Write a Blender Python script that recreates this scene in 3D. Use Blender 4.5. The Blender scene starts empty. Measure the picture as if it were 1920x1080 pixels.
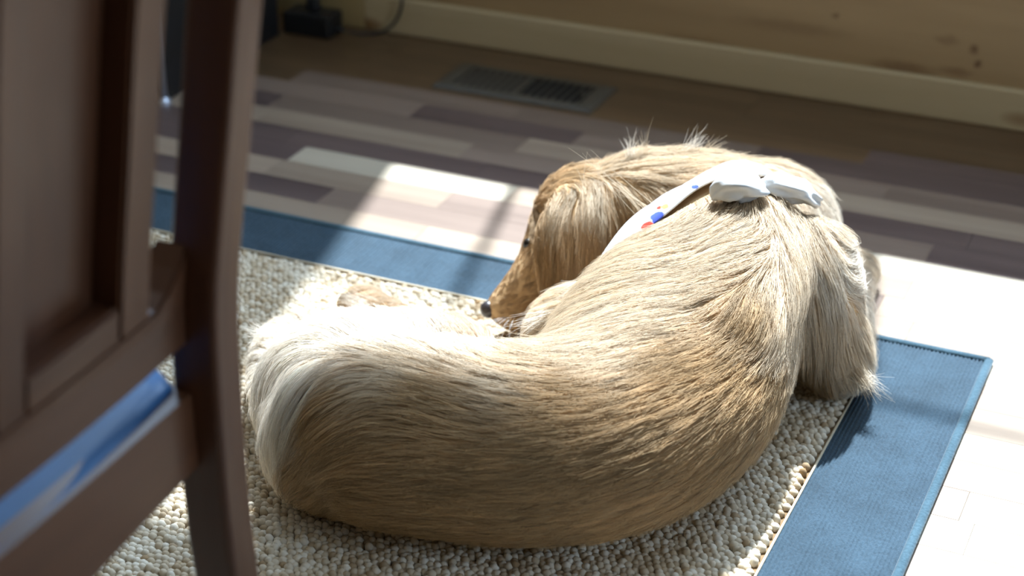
import bpy, bmesh, math, random
import numpy as np
from mathutils import Vector, Matrix
from mathutils.bvhtree import BVHTree
from mathutils.kdtree import KDTree

random.seed(7)
rng = np.random.default_rng(7)
S = bpy.context.scene
COL = S.collection

# ------------------------------------------------------------------ camera
F_PX, PITCH, YAW, CAM_H = 3300.0, math.radians(27.66), math.radians(24.4), 1.25
cam_d = bpy.data.cameras.new('camera')
cam_d.sensor_width = 36.0
cam_d.lens = F_PX * 36.0 / 1920.0
cam_d.clip_start = 0.05
cam_d.dof.use_dof = True
cam_d.dof.focus_distance = 2.16
cam_d.dof.aperture_fstop = 3.0
cam = bpy.data.objects.new('camera', cam_d)
cam.location = (0, 0, CAM_H)
cam.rotation_euler = (math.radians(90) - PITCH, 0, YAW)
COL.objects.link(cam)
S.camera = cam

# ------------------------------------------------------------------ light
SUN_AZ, SUN_EL = math.radians(12.5), math.radians(60.0)   # light travels towards +x a little and towards -y
world = bpy.data.worlds.new('sky')
S.world = world
world.use_nodes = True
bg = world.node_tree.nodes['Background']
bg.inputs['Color'].default_value = (0.54, 0.74, 1.0, 1)
bg.inputs['Strength'].default_value = 10.5
sun_d = bpy.data.lights.new('sun', 'SUN')
sun_d.energy = 19.0
sun_d.angle = math.radians(1.1)
sun_d.color = (0.80, 0.90, 1.0)
sun = bpy.data.objects.new('sun', sun_d)
COL.objects.link(sun)
sdir = Vector((math.sin(SUN_AZ) * math.cos(SUN_EL), -math.cos(SUN_AZ) * math.cos(SUN_EL), -math.sin(SUN_EL)))
sun.rotation_euler = sdir.to_track_quat('-Z', 'Y').to_euler()
sun.location = (-1.5, 6, 6)
vs = S.view_settings
vs.view_transform = 'Standard'
vs.look = 'None'
vs.exposure = 0.0
vs.gamma = 1.0
vs.use_curve_mapping = False


# ------------------------------------------------------------------ pixel helpers
def ray(px, py):
    x, y = px - 960.0, 540.0 - py
    up = y * math.cos(PITCH) - F_PX * math.sin(PITCH)
    fw = F_PX * math.cos(PITCH) + y * math.sin(PITCH)
    return Vector((x * math.cos(YAW) - fw * math.sin(YAW), x * math.sin(YAW) + fw * math.cos(YAW), up))


def at(px, py, z=0.0):
    r = ray(px, py)
    return Vector((0, 0, CAM_H)) + r * ((z - CAM_H) / r.z)


# ------------------------------------------------------------------ object helpers
def tag(o, label=None, cat=None, group=None, kind=None):
    if label: o['label'] = label
    if cat: o['category'] = cat
    if group: o['group'] = group
    if kind: o['kind'] = kind
    return o


def link(name, me, parent=None, mat=None):
    o = bpy.data.objects.new(name, me)
    COL.objects.link(o)
    if parent: o.parent = parent
    if mat and me is not None and len(me.materials) == 0: me.materials.append(mat)
    return o


def empty(name, loc=(0, 0, 0)):
    o = bpy.data.objects.new(name, None)
    o.location = loc
    o.empty_display_size = 0.05
    COL.objects.link(o)
    return o


def mesh_of(bm, name, smooth=False):
    me = bpy.data.meshes.new(name)
    bm.to_mesh(me); bm.free()
    if smooth:
        me.polygons.foreach_set('use_smooth', [True] * len(me.polygons))
    return me


def box_bm(lo, hi, bevel=0.0, bm=None, seg=1):
    new = bm is None
    b = bmesh.new()
    c = [(a + d) / 2 for a, d in zip(lo, hi)]
    s = [d - a for a, d in zip(lo, hi)]
    bmesh.ops.create_cube(b, size=1.0, matrix=Matrix.Translation(c) @ Matrix.Diagonal((s[0], s[1], s[2], 1)))
    if bevel > 0:
        bmesh.ops.bevel(b, geom=b.edges[:], offset=bevel, segments=seg, affect='EDGES', profile=0.5)
    if new: return b
    tmp = bpy.data.meshes.new('tmp'); b.to_mesh(tmp); b.free(); bm.from_mesh(tmp); bpy.data.meshes.remove(tmp)
    return bm


def box(name, lo, hi, mat, parent=None, bevel=0.0, seg=1):
    return link(name, mesh_of(box_bm(lo, hi, bevel, seg=seg), name), parent, mat)


def sweep_bm(pts, ra, rb=None, n=12, up=Vector((0, 0, 1)), bm=None, cap=True, round_ends=False, power=2.0):
    """tube of elliptical section along pts; ra sideways, rb upwards"""
    bm = bm or bmesh.new()
    pts = [Vector(p) for p in pts]
    rb = rb or ra
    if round_ends:
        P, A, B = [], [], []
        d0 = (pts[0] - pts[1]).normalized(); d1 = (pts[-1] - pts[-2]).normalized()
        for k in (0.0, 0.5, 0.85):
            c = math.sqrt(max(0.0, 1 - (1 - k) ** 2)); r = max(ra[0], rb[0]) * 0.8
            P.append(pts[0] + d0 * r * (1 - k)); A.append(max(ra[0] * c, 1e-4)); B.append(max(rb[0] * c, 1e-4))
        P += pts; A += list(ra); B += list(rb)
        for k in (0.85, 0.5, 0.0):
            c = math.sqrt(max(0.0, 1 - (1 - k) ** 2)); r = max(ra[-1], rb[-1]) * 0.8
            P.append(pts[-1] + d1 * r * (1 - k)); A.append(max(ra[-1] * c, 1e-4)); B.append(max(rb[-1] * c, 1e-4))
        pts, ra, rb = P, A, B
    rings = []
    for i, p in enumerate(pts):
        t = (pts[min(i + 1, len(pts) - 1)] - pts[max(i - 1, 0)]).normalized()
        side = t.cross(up)
        if side.length < 1e-4: side = t.cross(Vector((1, 0, 0)))
        side.normalize(); u = side.cross(t).normalized()
        ring = []
        for k in range(n):
            a = 2 * math.pi * k / n
            ca, sa = math.cos(a), math.sin(a)
            e = 2.0 / power
            ring.append(bm.verts.new(p + side * (ra[i] * math.copysign(abs(ca) ** e, ca)) + u * (rb[i] * math.copysign(abs(sa) ** e, sa))))
        rings.append(ring)
    for a, b in zip(rings[:-1], rings[1:]):
        for k in range(n):
            bm.faces.new((a[k], a[(k + 1) % n], b[(k + 1) % n], b[k]))
    if cap:
        bm.faces.new(list(reversed(rings[0]))); bm.faces.new(rings[-1])
    return bm


def spline(pts, n=6):
    """Catmull-Rom through tuples of any length"""
    P = [np.array(p, float) for p in pts]
    P = [2 * P[0] - P[1]] + P + [2 * P[-1] - P[-2]]
    out = []
    for i in range(1, len(P) - 2):
        for k in range(n):
            t = k / n
            out.append(0.5 * ((2 * P[i]) + (-P[i - 1] + P[i + 1]) * t + (2 * P[i - 1] - 5 * P[i] + 4 * P[i + 1] - P[i + 2]) * t * t
                              + (-P[i - 1] + 3 * P[i] - 3 * P[i + 1] + P[i + 2]) * t ** 3))
    out.append(P[-2])
    return out


# ------------------------------------------------------------------ materials
def new_mat(name):
    m = bpy.data.materials.new(name); m.use_nodes = True
    nt = m.node_tree
    b = nt.nodes['Principled BSDF']
    return m, nt, b


def N(nt, t, **kw):
    n = nt.nodes.new(t)
    for k, v in kw.items():
        if k.startswith('i_'):
            n.inputs[k[2:].replace('_', ' ')].default_value = v
        else: setattr(n, k, v)
    return n


def ramp(nt, stops, fac=None):
    r = nt.nodes.new('ShaderNodeValToRGB')
    e = r.color_ramp.elements
    while len(e) < len(stops): e.new(0.5)
    for el, (p, c) in zip(e, stops):
        el.position = p; el.color = (*c, 1)
    if fac is not None: nt.links.new(fac, r.inputs['Fac'])
    return r


def plain(name, col, rough=0.5, spec=0.5, metallic=0.0, noise=0.0):
    m, nt, b = new_mat(name)
    b.inputs['Base Color'].default_value = (*col, 1)
    b.inputs['Roughness'].default_value = rough
    b.inputs['Specular IOR Level'].default_value = spec
    b.inputs['Metallic'].default_value = metallic
    if noise:
        tc = N(nt, 'ShaderNodeTexCoord'); nz = N(nt, 'ShaderNodeTexNoise', i_Scale=18.0, i_Detail=4.0)
        nt.links.new(tc.outputs['Object'], nz.inputs['Vector'])
        r = ramp(nt, [(0.3, tuple(c * (1 - noise) for c in col)), (0.7, tuple(min(1, c * (1 + noise)) for c in col))], nz.outputs['Fac'])
        nt.links.new(r.outputs['Color'], b.inputs['Base Color'])
    return m


def wood(name, dark, light, axis='X', scale=1.0, rough=0.4, knots=None, coord='Object', var=0.0, bump=0.0, coat=0.0):
    """streaky grain stretched along one axis; var: brightness shift per object"""
    m, nt, b = new_mat(name)
    tc = N(nt, 'ShaderNodeTexCoord')
    mp = N(nt, 'ShaderNodeMapping')
    st = {'X': (1.2, 22, 22), 'Y': (22, 1.2, 22), 'Z': (22, 22, 1.2)}[axis]
    mp.inputs['Scale'].default_value = tuple(s * scale for s in st)
    oi = N(nt, 'ShaderNodeObjectInfo')
    add = N(nt, 'ShaderNodeVectorMath', operation='ADD')
    cmb = N(nt, 'ShaderNodeCombineXYZ')
    mul = N(nt, 'ShaderNodeMath', operation='MULTIPLY'); mul.inputs[1].default_value = 37.0
    nt.links.new(oi.outputs['Random'], mul.inputs[0])
    for k in range(3): nt.links.new(mul.outputs[0], cmb.inputs[k])
    nt.links.new(tc.outputs[coord], add.inputs[0]); nt.links.new(cmb.outputs[0], add.inputs[1])
    nt.links.new(add.outputs[0], mp.inputs['Vector'])
    nz = N(nt, 'ShaderNodeTexNoise', i_Scale=1.0, i_Detail=6.0, i_Roughness=0.6, i_Distortion=0.6)
    nt.links.new(mp.outputs[0], nz.inputs['Vector'])
    r = ramp(nt, [(0.28, dark), (0.72, light)], nz.outputs['Fac'])
    out = r.outputs['Color']
    if knots:
        vo = N(nt, 'ShaderNodeTexVoronoi', i_Scale=1.0)
        mk = N(nt, 'ShaderNodeMapping')
        mk.inputs['Scale'].default_value = {'X': (2.6, 6.0, 6.5)}.get(axis, (5, 5, 5))
        nt.links.new(add.outputs[0], mk.inputs['Vector']); nt.links.new(mk.outputs[0], vo.inputs['Vector'])
        rk = ramp(nt, [(0.045, (1, 1, 1)), (0.13, (0, 0, 0))], vo.outputs['Distance'])
        mx = N(nt, 'ShaderNodeMix', data_type='RGBA')
        nt.links.new(rk.outputs['Color'], mx.inputs['Factor'])
        nt.links.new(out, mx.inputs['A']); mx.inputs['B'].default_value = (*knots, 1)
        out = mx.outputs['Result']
    if var:
        hsv = N(nt, 'ShaderNodeHueSaturation')
        mr = N(nt, 'ShaderNodeMapRange'); mr.inputs['To Min'].default_value = 1 - var; mr.inputs['To Max'].default_value = 1 + var
        nt.links.new(oi.outputs['Random'], mr.inputs['Value']); nt.links.new(mr.outputs[0], hsv.inputs['Value'])
        nt.links.new(out, hsv.inputs['Color']); out = hsv.outputs['Color']
    nt.links.new(out, b.inputs['Base Color'])
    b.inputs['Roughness'].default_value = rough
    if coat:
        b.inputs['Coat Weight'].default_value = coat; b.inputs['Coat Roughness'].default_value = 0.12
    if bump:
        bp = N(nt, 'ShaderNodeBump', i_Strength=bump, i_Distance=0.002)
        nt.links.new(nz.outputs['Fac'], bp.inputs['Height']); nt.links.new(bp.outputs[0], b.inputs['Normal'])
    return m


M = {}
# laminate strips in several tones
M['strip'] = [wood('laminate_%d' % i, d, l, 'X', 1.0, 0.30, var=0.10) for i, (d, l) in enumerate([
    ((0.090, 0.052, 0.026), (0.145, 0.088, 0.045)),    # 0 brown
    ((0.080, 0.054, 0.050), (0.140, 0.098, 0.088)),    # 1 dark plum
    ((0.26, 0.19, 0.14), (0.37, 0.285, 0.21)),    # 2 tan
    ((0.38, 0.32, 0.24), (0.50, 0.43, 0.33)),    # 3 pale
    ((0.16, 0.112, 0.088), (0.255, 0.185, 0.145)),    # 4 mid
])]
M['subfloor'] = plain('subfloor', (0.10, 0.07, 0.05), 0.5, noise=0.15)
M['pine'] = wood('pine_board', (0.28, 0.18, 0.085), (0.40, 0.275, 0.14), 'X', 0.55, 0.45, knots=(0.17, 0.08, 0.03), var=0.05)
M['pine_pale'] = wood('pine_trim', (0.42, 0.32, 0.175), (0.54, 0.43, 0.26), 'X', 0.5, 0.45, knots=(0.24, 0.13, 0.05), var=0.05)
M['pine_yellow'] = wood('pine_trim_yellow', (0.30, 0.21, 0.09), (0.40, 0.29, 0.13), 'X', 0.5, 0.45)
M['ceiling'] = plain('ceiling_paint', (0.72, 0.66, 0.56), 0.9, noise=0.03)
M['chairwood'] = wood('chair_wood', (0.060, 0.020, 0.008), (0.112, 0.041, 0.016), 'Z', 0.8, 0.45, coat=0.08)
M['chairwood_x'] = wood('chair_wood_cross', (0.060, 0.020, 0.008), (0.112, 0.041, 0.016), 'Y', 0.8, 0.45, coat=0.08)
M['seatwood'] = plain('blue_seat_vinyl', (0.03, 0.11, 0.26), 0.45, 0.3, noise=0.1)
M['black'] = plain('black_laminate', (0.012, 0.012, 0.013), 0.45, noise=0.2)
M['blackplastic'] = plain('black_plastic', (0.010, 0.010, 0.011), 0.4)
M['silver'] = plain('silver_metal', (0.42, 0.45, 0.52), 0.35, metallic=0.7)
M['vent'] = plain('vent_enamel', (0.075, 0.066, 0.052), 0.38, noise=0.06)
M['cavity_shade'] = plain('vent_cavity_shade', (0.015, 0.014, 0.013), 0.7)
M['white'] = plain('white_paint', (0.75, 0.73, 0.68), 0.4)
M['nose'] = plain('dog_nose', (0.035, 0.028, 0.028), 0.35)
M['eye'] = plain('dog_eye', (0.012, 0.008, 0.006), 0.08)
M['pad'] = plain('dog_pad', (0.10, 0.065, 0.05), 0.6)


def glass():
    m, nt, b = new_mat('window_glass')
    nt.nodes.remove(b)
    out = nt.nodes['Material Output']
    tr = N(nt, 'ShaderNodeBsdfTransparent'); gl = N(nt, 'ShaderNodeBsdfGlossy', i_Roughness=0.0)
    mx = N(nt, 'ShaderNodeMixShader')
    mx.inputs[0].default_value = 0.06; nt.links.new(tr.outputs[0], mx.inputs[1]); nt.links.new(gl.outputs[0], mx.inputs[2])
    nt.links.new(mx.outputs[0], out.inputs['Surface'])
    return m
M['glass'] = glass()


def rug_loop_mat():
    m, nt, b = new_mat('rug_loops')
    a = N(nt, 'ShaderNodeAttribute', attribute_name='tone')
    r = ramp(nt, [(0.0, (0.30, 0.195, 0.10)), (0.45, (0.53, 0.43, 0.30)), (1.0, (0.73, 0.66, 0.54))], a.outputs['Fac'])
    nt.links.new(r.outputs['Color'], b.inputs['Base Color'])
    b.inputs['Roughness'].default_value = 0.95; b.inputs['Specular IOR Level'].default_value = 0.1
    return m
M['loops'] = rug_loop_mat()
M['stitch'] = plain('rug_stitching', (0.50, 0.43, 0.31), 0.9, 0.1, noise=0.2)
M['rugback'] = plain('rug_backing', (0.20, 0.13, 0.07), 0.95, 0.05, noise=0.2)


def rug_border_mat(name, col1, col2, vert):
    m, nt, b = new_mat(name)
    tc = N(nt, 'ShaderNodeTexCoord')
    nz = N(nt, 'ShaderNodeTexNoise', i_Scale=230.0, i_Detail=3.0)
    nz2 = N(nt, 'ShaderNodeTexNoise', i_Scale=14.0, i_Detail=3.0)
    nt.links.new(tc.outputs['Object'], nz.inputs['Vector']); nt.links.new(tc.outputs['Object'], nz2.inputs['Vector'])
    ad = N(nt, 'ShaderNodeMath', operation='ADD'); nt.links.new(nz.outputs['Fac'], ad.inputs[0]); nt.links.new(nz2.outputs['Fac'], ad.inputs[1])
    hf = N(nt, 'ShaderNodeMath', operation='MULTIPLY'); hf.inputs[1].default_value = 0.5; nt.links.new(ad.outputs[0], hf.inputs[0])
    r = ramp(nt, [(0.35, col1), (0.65, col2)], hf.outputs[0])
    nt.links.new(r.outputs['Color'], b.inputs['Base Color'])
    b.inputs['Roughness'].default_value = 0.85
    b.inputs['Specular IOR Level'].default_value = 0.25
    b.inputs['Sheen Weight'].default_value = 0.15
    bp = N(nt, 'ShaderNodeBump', i_Strength=0.6, i_Distance=0.002)
    nt.links.new(nz.outputs['Fac'], bp.inputs['Height']); nt.links.new(bp.outputs[0], b.inputs['Normal'])
    return m
M['border'] = rug_border_mat('rug_border', (0.013, 0.030, 0.044), (0.031, 0.062, 0.088), True)
M['binding'] = rug_border_mat('rug_binding', (0.024, 0.058, 0.078), (0.05, 0.10, 0.13), False)

# ------------------------------------------------------------------ room
X0, X1, Y0, Y1, ZC = -3.4, 2.4, -2.4, 3.137, 3.4
WALL_T = 0.14
floor = tag(box('floor', (X0, Y0, -0.09), (X1, Y1 + WALL_T, -0.004), M['subfloor']), kind='structure')

SW = 0.068
TOP_ROW = 3.132


def plank(x0, x1, row, tone):
    y1 = TOP_ROW - row * SW; y0 = y1 - SW
    g = 0.0002
    o = box('plank', (-(x1 - x0) / 2 + g, -SW / 2 + g, -0.004), ((x1 - x0) / 2 - g, SW / 2 - g, 0.0), M['strip'][tone], floor, bevel=0.0003)
    o.location = ((x0 + x1) / 2, (y0 + y1) / 2, 0)


# rows 0..13 lie between the wall and the rug; measured joints and tones where the photograph shows them
KNOWN = {
    0: [(-2.4, -0.877, 0), (-0.877, -0.05, 0)],
    1: [(-2.4, -1.62, 0), (-1.62, -0.877, 0), (-0.877, 0.1, 0)],
    2: [(-2.4, -0.877, 0), (-0.877, -0.25, 0)],
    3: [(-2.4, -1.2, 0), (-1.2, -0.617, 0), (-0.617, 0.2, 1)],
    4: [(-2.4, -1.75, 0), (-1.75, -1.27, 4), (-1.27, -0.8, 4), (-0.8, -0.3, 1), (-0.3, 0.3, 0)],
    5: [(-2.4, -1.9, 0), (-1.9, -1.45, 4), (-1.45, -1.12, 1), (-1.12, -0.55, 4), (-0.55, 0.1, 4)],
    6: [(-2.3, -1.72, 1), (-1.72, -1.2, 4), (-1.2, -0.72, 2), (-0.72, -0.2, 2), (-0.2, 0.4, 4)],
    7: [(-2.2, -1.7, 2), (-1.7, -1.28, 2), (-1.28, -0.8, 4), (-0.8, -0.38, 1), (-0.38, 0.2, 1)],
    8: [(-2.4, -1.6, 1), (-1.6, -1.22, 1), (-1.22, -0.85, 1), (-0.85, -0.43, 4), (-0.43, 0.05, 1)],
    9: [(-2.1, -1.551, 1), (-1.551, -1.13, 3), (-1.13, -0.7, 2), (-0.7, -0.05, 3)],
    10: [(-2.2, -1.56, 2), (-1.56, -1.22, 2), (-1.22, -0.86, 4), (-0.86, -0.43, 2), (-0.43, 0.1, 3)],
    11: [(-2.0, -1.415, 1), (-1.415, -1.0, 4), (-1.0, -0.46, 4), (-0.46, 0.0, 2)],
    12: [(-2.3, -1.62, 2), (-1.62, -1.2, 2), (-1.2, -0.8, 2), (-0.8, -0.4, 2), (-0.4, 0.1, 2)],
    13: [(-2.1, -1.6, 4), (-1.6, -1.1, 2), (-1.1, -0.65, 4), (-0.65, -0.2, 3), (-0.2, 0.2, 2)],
}
prng = random.Random(3)
for row in range(0, 14):
    segs = KNOWN[row]
    for x0, x1, t in segs: plank(x0, x1, row, t)
    x = segs[0][0]
    if x > -2.9: plank(-2.9, x, row, prng.choice((0, 1, 2, 4)))
    x = segs[-1][1]
    while x < 1.0:
        nx = min(1.0, x + prng.uniform(0.3, 0.55)); plank(x, nx, row, prng.choice((0, 1, 2, 3, 4))); x = nx
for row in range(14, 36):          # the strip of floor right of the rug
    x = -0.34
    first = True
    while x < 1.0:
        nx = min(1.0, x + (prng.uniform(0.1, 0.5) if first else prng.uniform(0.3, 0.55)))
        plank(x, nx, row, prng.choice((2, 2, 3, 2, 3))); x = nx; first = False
# boards under the rug and towards the camera, not told apart in the photograph: one smooth bed
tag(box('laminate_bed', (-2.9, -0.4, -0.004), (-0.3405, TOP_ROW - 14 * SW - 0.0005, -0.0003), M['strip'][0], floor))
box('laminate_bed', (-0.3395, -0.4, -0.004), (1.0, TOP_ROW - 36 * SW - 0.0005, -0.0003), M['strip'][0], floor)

# back wall: horizontal pine boards around two window openings
WIN = [(-1.548, 0.55, 1.08, 3.26), (-2.98, -2.26, 1.08, 3.26)]      # x0, x1, sill, head
wall_back = tag(bpy.data.objects.new('wall_back', None), kind='structure')
COL.objects.link(wall_back)
BH = 0.215
z = 0.0; bi = 0
while z < ZC - 0.01:
    z1 = min(ZC, z + BH + (0.065 if z == 0 else 0))
    spans = [(X0, X1)]
    for wx0, wx1, wz0, wz1 in WIN:
        if z1 > wz0 + 0.001 and z < wz1 - 0.001:
            ns = []
            for a, b_ in spans:
                if wx0 > a and wx1 < b_: ns += [(a, wx0), (wx1, b_)]
                else: ns.append((a, b_))
            spans = ns
    for a, b_ in spans:
        cuts = [a]
        if b_ - a > 2.5: cuts.append(a + (b_ - a) * (0.42 if bi % 2 else 0.78))
        cuts.append(b_)
        for c0, c1 in zip(cuts[:-1], cuts[1:]):
            o = box('board', (-(c1 - c0) / 2, 0, -(z1 - z) / 2), ((c1 - c0) / 2, 0.02, (z1 - z) / 2), M['pine'], wall_back, bevel=0.003)
            o.location = ((c0 + c1) / 2, Y1, (z + z1) / 2)
    z = z1; bi += 1
bm = bmesh.new()            # solid wall behind the boards, open at the windows
xs = sorted([X0 - 0.1] + [w[0] for w in WIN] + [w[1] for w in WIN] + [X1 + 0.1])
for a, b_ in zip(xs[:-1], xs[1:]):
    hit = [w for w in WIN if abs(w[0] - a) < 1e-6]
    if hit:
        box_bm((a, Y1 + 0.0195, -0.09), (b_, Y1 + WALL_T, hit[0][2]), bm=bm); box_bm((a, Y1 + 0.0195, hit[0][3]), (b_, Y1 + WALL_T, ZC + 0.1), bm=bm)
    else: box_bm((a, Y1 + 0.0195, -0.09), (b_, Y1 + WALL_T, ZC + 0.1), bm=bm)
link('studs', mesh_of(bm, 'studs'), wall_back, M['pine_yellow'])


def window(n, x0, x1, z0, z1, posts, muntins, bars):
    w = tag(bpy.data.objects.new('window_%d' % n, None), kind='structure'); COL.objects.link(w)
    ya, yb = Y1 + 0.05, Y1 + 0.10
    fw = 0.018
    for nm, lo, hi in (('frame', (x0, ya, z0), (x0 + fw, yb, z1)), ('frame', (x1 - fw, ya, z0), (x1, yb, z1)),
                       ('frame', (x0 + fw, ya, z0), (x1 - fw, yb, z0 + fw)), ('frame', (x0 + fw, ya, z1 - fw), (x1 - fw, yb, z1))):
        box(nm, lo, hi, M['white'], w)
    for px_, wd in posts: box('mullion', (px_ - wd / 2, ya, z0 + fw), (px_ + wd / 2, yb, bars[0] - 0.008), M['white'], w)
    for px_ in muntins: box('muntin', (px_ - 0.007, ya + 0.012, z0 + fw), (px_ + 0.007, yb - 0.012, bars[0] - 0.008), M['white'], w)
    for pz in bars: box('muntin', (x0 + fw, ya + 0.016, pz - 0.0035), (x1 - fw, yb - 0.016, pz + 0.0035), M['white'], w)
    box('pane', (x0 + fw, (ya + yb) / 2 - 0.002, z0 + fw), (x1 - fw, (ya + yb) / 2 + 0.002, z1 - fw), M['glass'], w)
    box('sill', (x0 - 0.04, Y1 - 0.015, z0 - 0.03), (x1 + 0.04, ya, z0 - 0.0005), M['pine_pale'], w, bevel=0.003)


window(1, *WIN[0], posts=[(-0.672, 0.020)], muntins=[-1.292], bars=[2.04])
window(2, *WIN[1], posts=[], muntins=[-2.62], bars=[2.04])

# baseboard in two lengths
bb = tag(bpy.data.objects.new('baseboard_back', None), kind='structure'); COL.objects.link(bb)
for a, b_, mt in ((X0 + 0.001, -1.76, M['pine_yellow']), (-1.759, X1 - 0.001, M['pine_pale'])):
    o = box('board', (-(b_ - a) / 2, -0.016, 0.0), ((b_ - a) / 2, 0.0, 0.078), mt, bb, bevel=0.003)
    o.location = ((a + b_) / 2, Y1 - 0.0005, 0.0005)

# knots in the lowest wall boards, where the photograph shows them
nt_ = M['pine'].node_tree
pb_ = nt_.nodes['Principled BSDF']
cur_ = pb_.inputs['Base Color'].links[0].from_socket
geo_ = N(nt_, 'ShaderNodeNewGeometry')
nz_ = N(nt_, 'ShaderNodeTexNoise', i_Scale=60.0, i_Detail=2.0)
nt_.links.new(geo_.outputs['Position'], nz_.inputs['Vector'])
sc_ = N(nt_, 'ShaderNodeVectorMath', operation='SCALE'); sc_.inputs['Scale'].default_value = 0.012
nt_.links.new(nz_.outputs['Color'], sc_.inputs[0])
ad_ = N(nt_, 'ShaderNodeVectorMath', operation='ADD')
nt_.links.new(geo_.outputs['Position'], ad_.inputs[0]); nt_.links.new(sc_.outputs[0], ad_.inputs[1])
for px, py, r_, sx, f_ in ((1566, 30, .007, 1.0, .7), (1826, 93, .010, 1.0, .75), (1834, 119, .009, 1.0, .85), (1690, 128, .016, .25, .55), (1790, 134, .010, .3, .5), (1775, 75, .010, .4, .4), (1300, 75, .010, .15, .3), (1480, 50, .014, .12, .3)):
    rr_ = ray(px, py); kp = Vector((0, 0, CAM_H)) + rr_ * (Y1 / rr_.y)
    mp_ = N(nt_, 'ShaderNodeVectorMath', operation='SUBTRACT'); nt_.links.new(ad_.outputs[0], mp_.inputs[0]); mp_.inputs[1].default_value = tuple(kp + Vector((.006, .006, .006)))
    ml_ = N(nt_, 'ShaderNodeVectorMath', operation='MULTIPLY'); nt_.links.new(mp_.outputs[0], ml_.inputs[0]); ml_.inputs[1].default_value = (sx, 1, 1)
    le_ = N(nt_, 'ShaderNodeVectorMath', operation='LENGTH'); nt_.links.new(ml_.outputs[0], le_.inputs[0])
    mr_ = N(nt_, 'ShaderNodeMapRange'); mr_.inputs['From Min'].default_value = r_ * 0.5; mr_.inputs['From Max'].default_value = r_ * 1.2
    mr_.inputs['To Min'].default_value = f_; mr_.inputs['To Max'].default_value = 0.0
    nt_.links.new(le_.outputs['Value'], mr_.inputs['Value'])
    mx_ = N(nt_, 'ShaderNodeMix', data_type='RGBA'); nt_.links.new(mr_.outputs[0], mx_.inputs['Factor']); nt_.links.new(cur_, mx_.inputs['A']); mx_.inputs['B'].default_value = (0.13, 0.06, 0.022, 1)
    cur_ = mx_.outputs['Result']
nt_.links.new(cur_, pb_.inputs['Base Color'])

# remaining shell, never in the frame, closes the room
tag(box('wall_left', (X0 - 0.1, Y0 - 0.1, -0.09), (X0, Y1, ZC), M['pine']), kind='structure')
bm = bmesh.new()
RW = (0.7, 1.9, 0.8, 2.2)     # window in the right wall: y0 y1 z0 z1
box_bm((X1, Y0 - 0.1, -0.09), (X1 + 0.12, RW[0], ZC), bm=bm); box_bm((X1, RW[1], -0.09), (X1 + 0.12, Y1, ZC), bm=bm)
box_bm((X1, RW[0], -0.09), (X1 + 0.12, RW[1], RW[2]), bm=bm); box_bm((X1, RW[0], RW[3]), (X1 + 0.12, RW[1], ZC), bm=bm)
tag(link('wall_right', mesh_of(bm, 'wall_right'), None, M['pine']), kind='structure')
w3 = tag(bpy.data.objects.new('window_3', None), kind='structure'); COL.objects.link(w3)
for lo, hi in (((X1 + .04, RW[0], RW[2]), (X1 + .09, RW[1], RW[2] + .05)), ((X1 + .04, RW[0], RW[3] - .05), (X1 + .09, RW[1], RW[3])),
               ((X1 + .04, RW[0], RW[2] + .05), (X1 + .09, RW[0] + .05, RW[3] - .05)), ((X1 + .04, RW[1] - .05, RW[2] + .05), (X1 + .09, RW[1], RW[3] - .05)),
               ((X1 + .04, 1.27, RW[2] + .05), (X1 + .09, 1.33, RW[3] - .05))):
    box('frame', lo, hi, M['white'], w3)
box('pane', (X1 + .063, RW[0] + .05, RW[2] + .05), (X1 + .067, RW[1] - .05, RW[3] - .05), M['glass'], w3)
tag(box('wall_front', (X0 - 0.1, Y0 - 0.1, -0.09), (X1 + 0.1, Y0, ZC), M['pine']), kind='structure')
tag(box('ceiling', (X0 - 0.1, Y0 - 0.1, ZC), (X1 + 0.12, Y1 + WALL_T, ZC + 0.1), M['ceiling']), kind='structure')


def portal(loc, rot, sx, sy):
    d = bpy.data.lights.new('window_portal', 'AREA'); d.shape = 'RECTANGLE'; d.size = sx; d.size_y = sy
    d.cycles.is_portal = True
    o = bpy.data.objects.new('window_portal', d); o.location = loc; o.rotation_euler = rot; COL.objects.link(o)
for w in WIN:
    portal(((w[0] + w[1]) / 2, Y1 + 0.115, (w[2] + w[3]) / 2), (math.radians(-90), 0, 0), w[1] - w[0], w[3] - w[2])
portal((X1 + 0.11, (RW[0] + RW[1]) / 2, (RW[2] + RW[3]) / 2), (math.radians(90), 0, math.radians(90)), RW[1] - RW[0], RW[3] - RW[2])

# ------------------------------------------------------------------ rug
RX0, RX1, RY0, RY1 = -2.40, -0.276, 0.30, 2.240
BW, BWY = 0.150, 0.134                      # border widths
IX0, IX1, IY0, IY1 = RX0 + BW, RX1 - BW, RY0 + BWY, RY1 - BWY
RT = 0.007
rug = tag(empty('area_rug', (RX1, RY1, 0)), 'cream looped area rug with wide blue woven border under the dog', 'rug')


def rug_part(name, me, mat):
    o = link(name, me, rug, mat); o.matrix_parent_inverse = Matrix.Translation((-RX1, -RY1, 0)); return o


rug_part('backing', mesh_of(box_bm((RX0 + .004, RY0 + .004, 0.0003), (RX1 - .004, RY1 - .004, 0.003)), 'backing'), M['rugback'])


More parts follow.
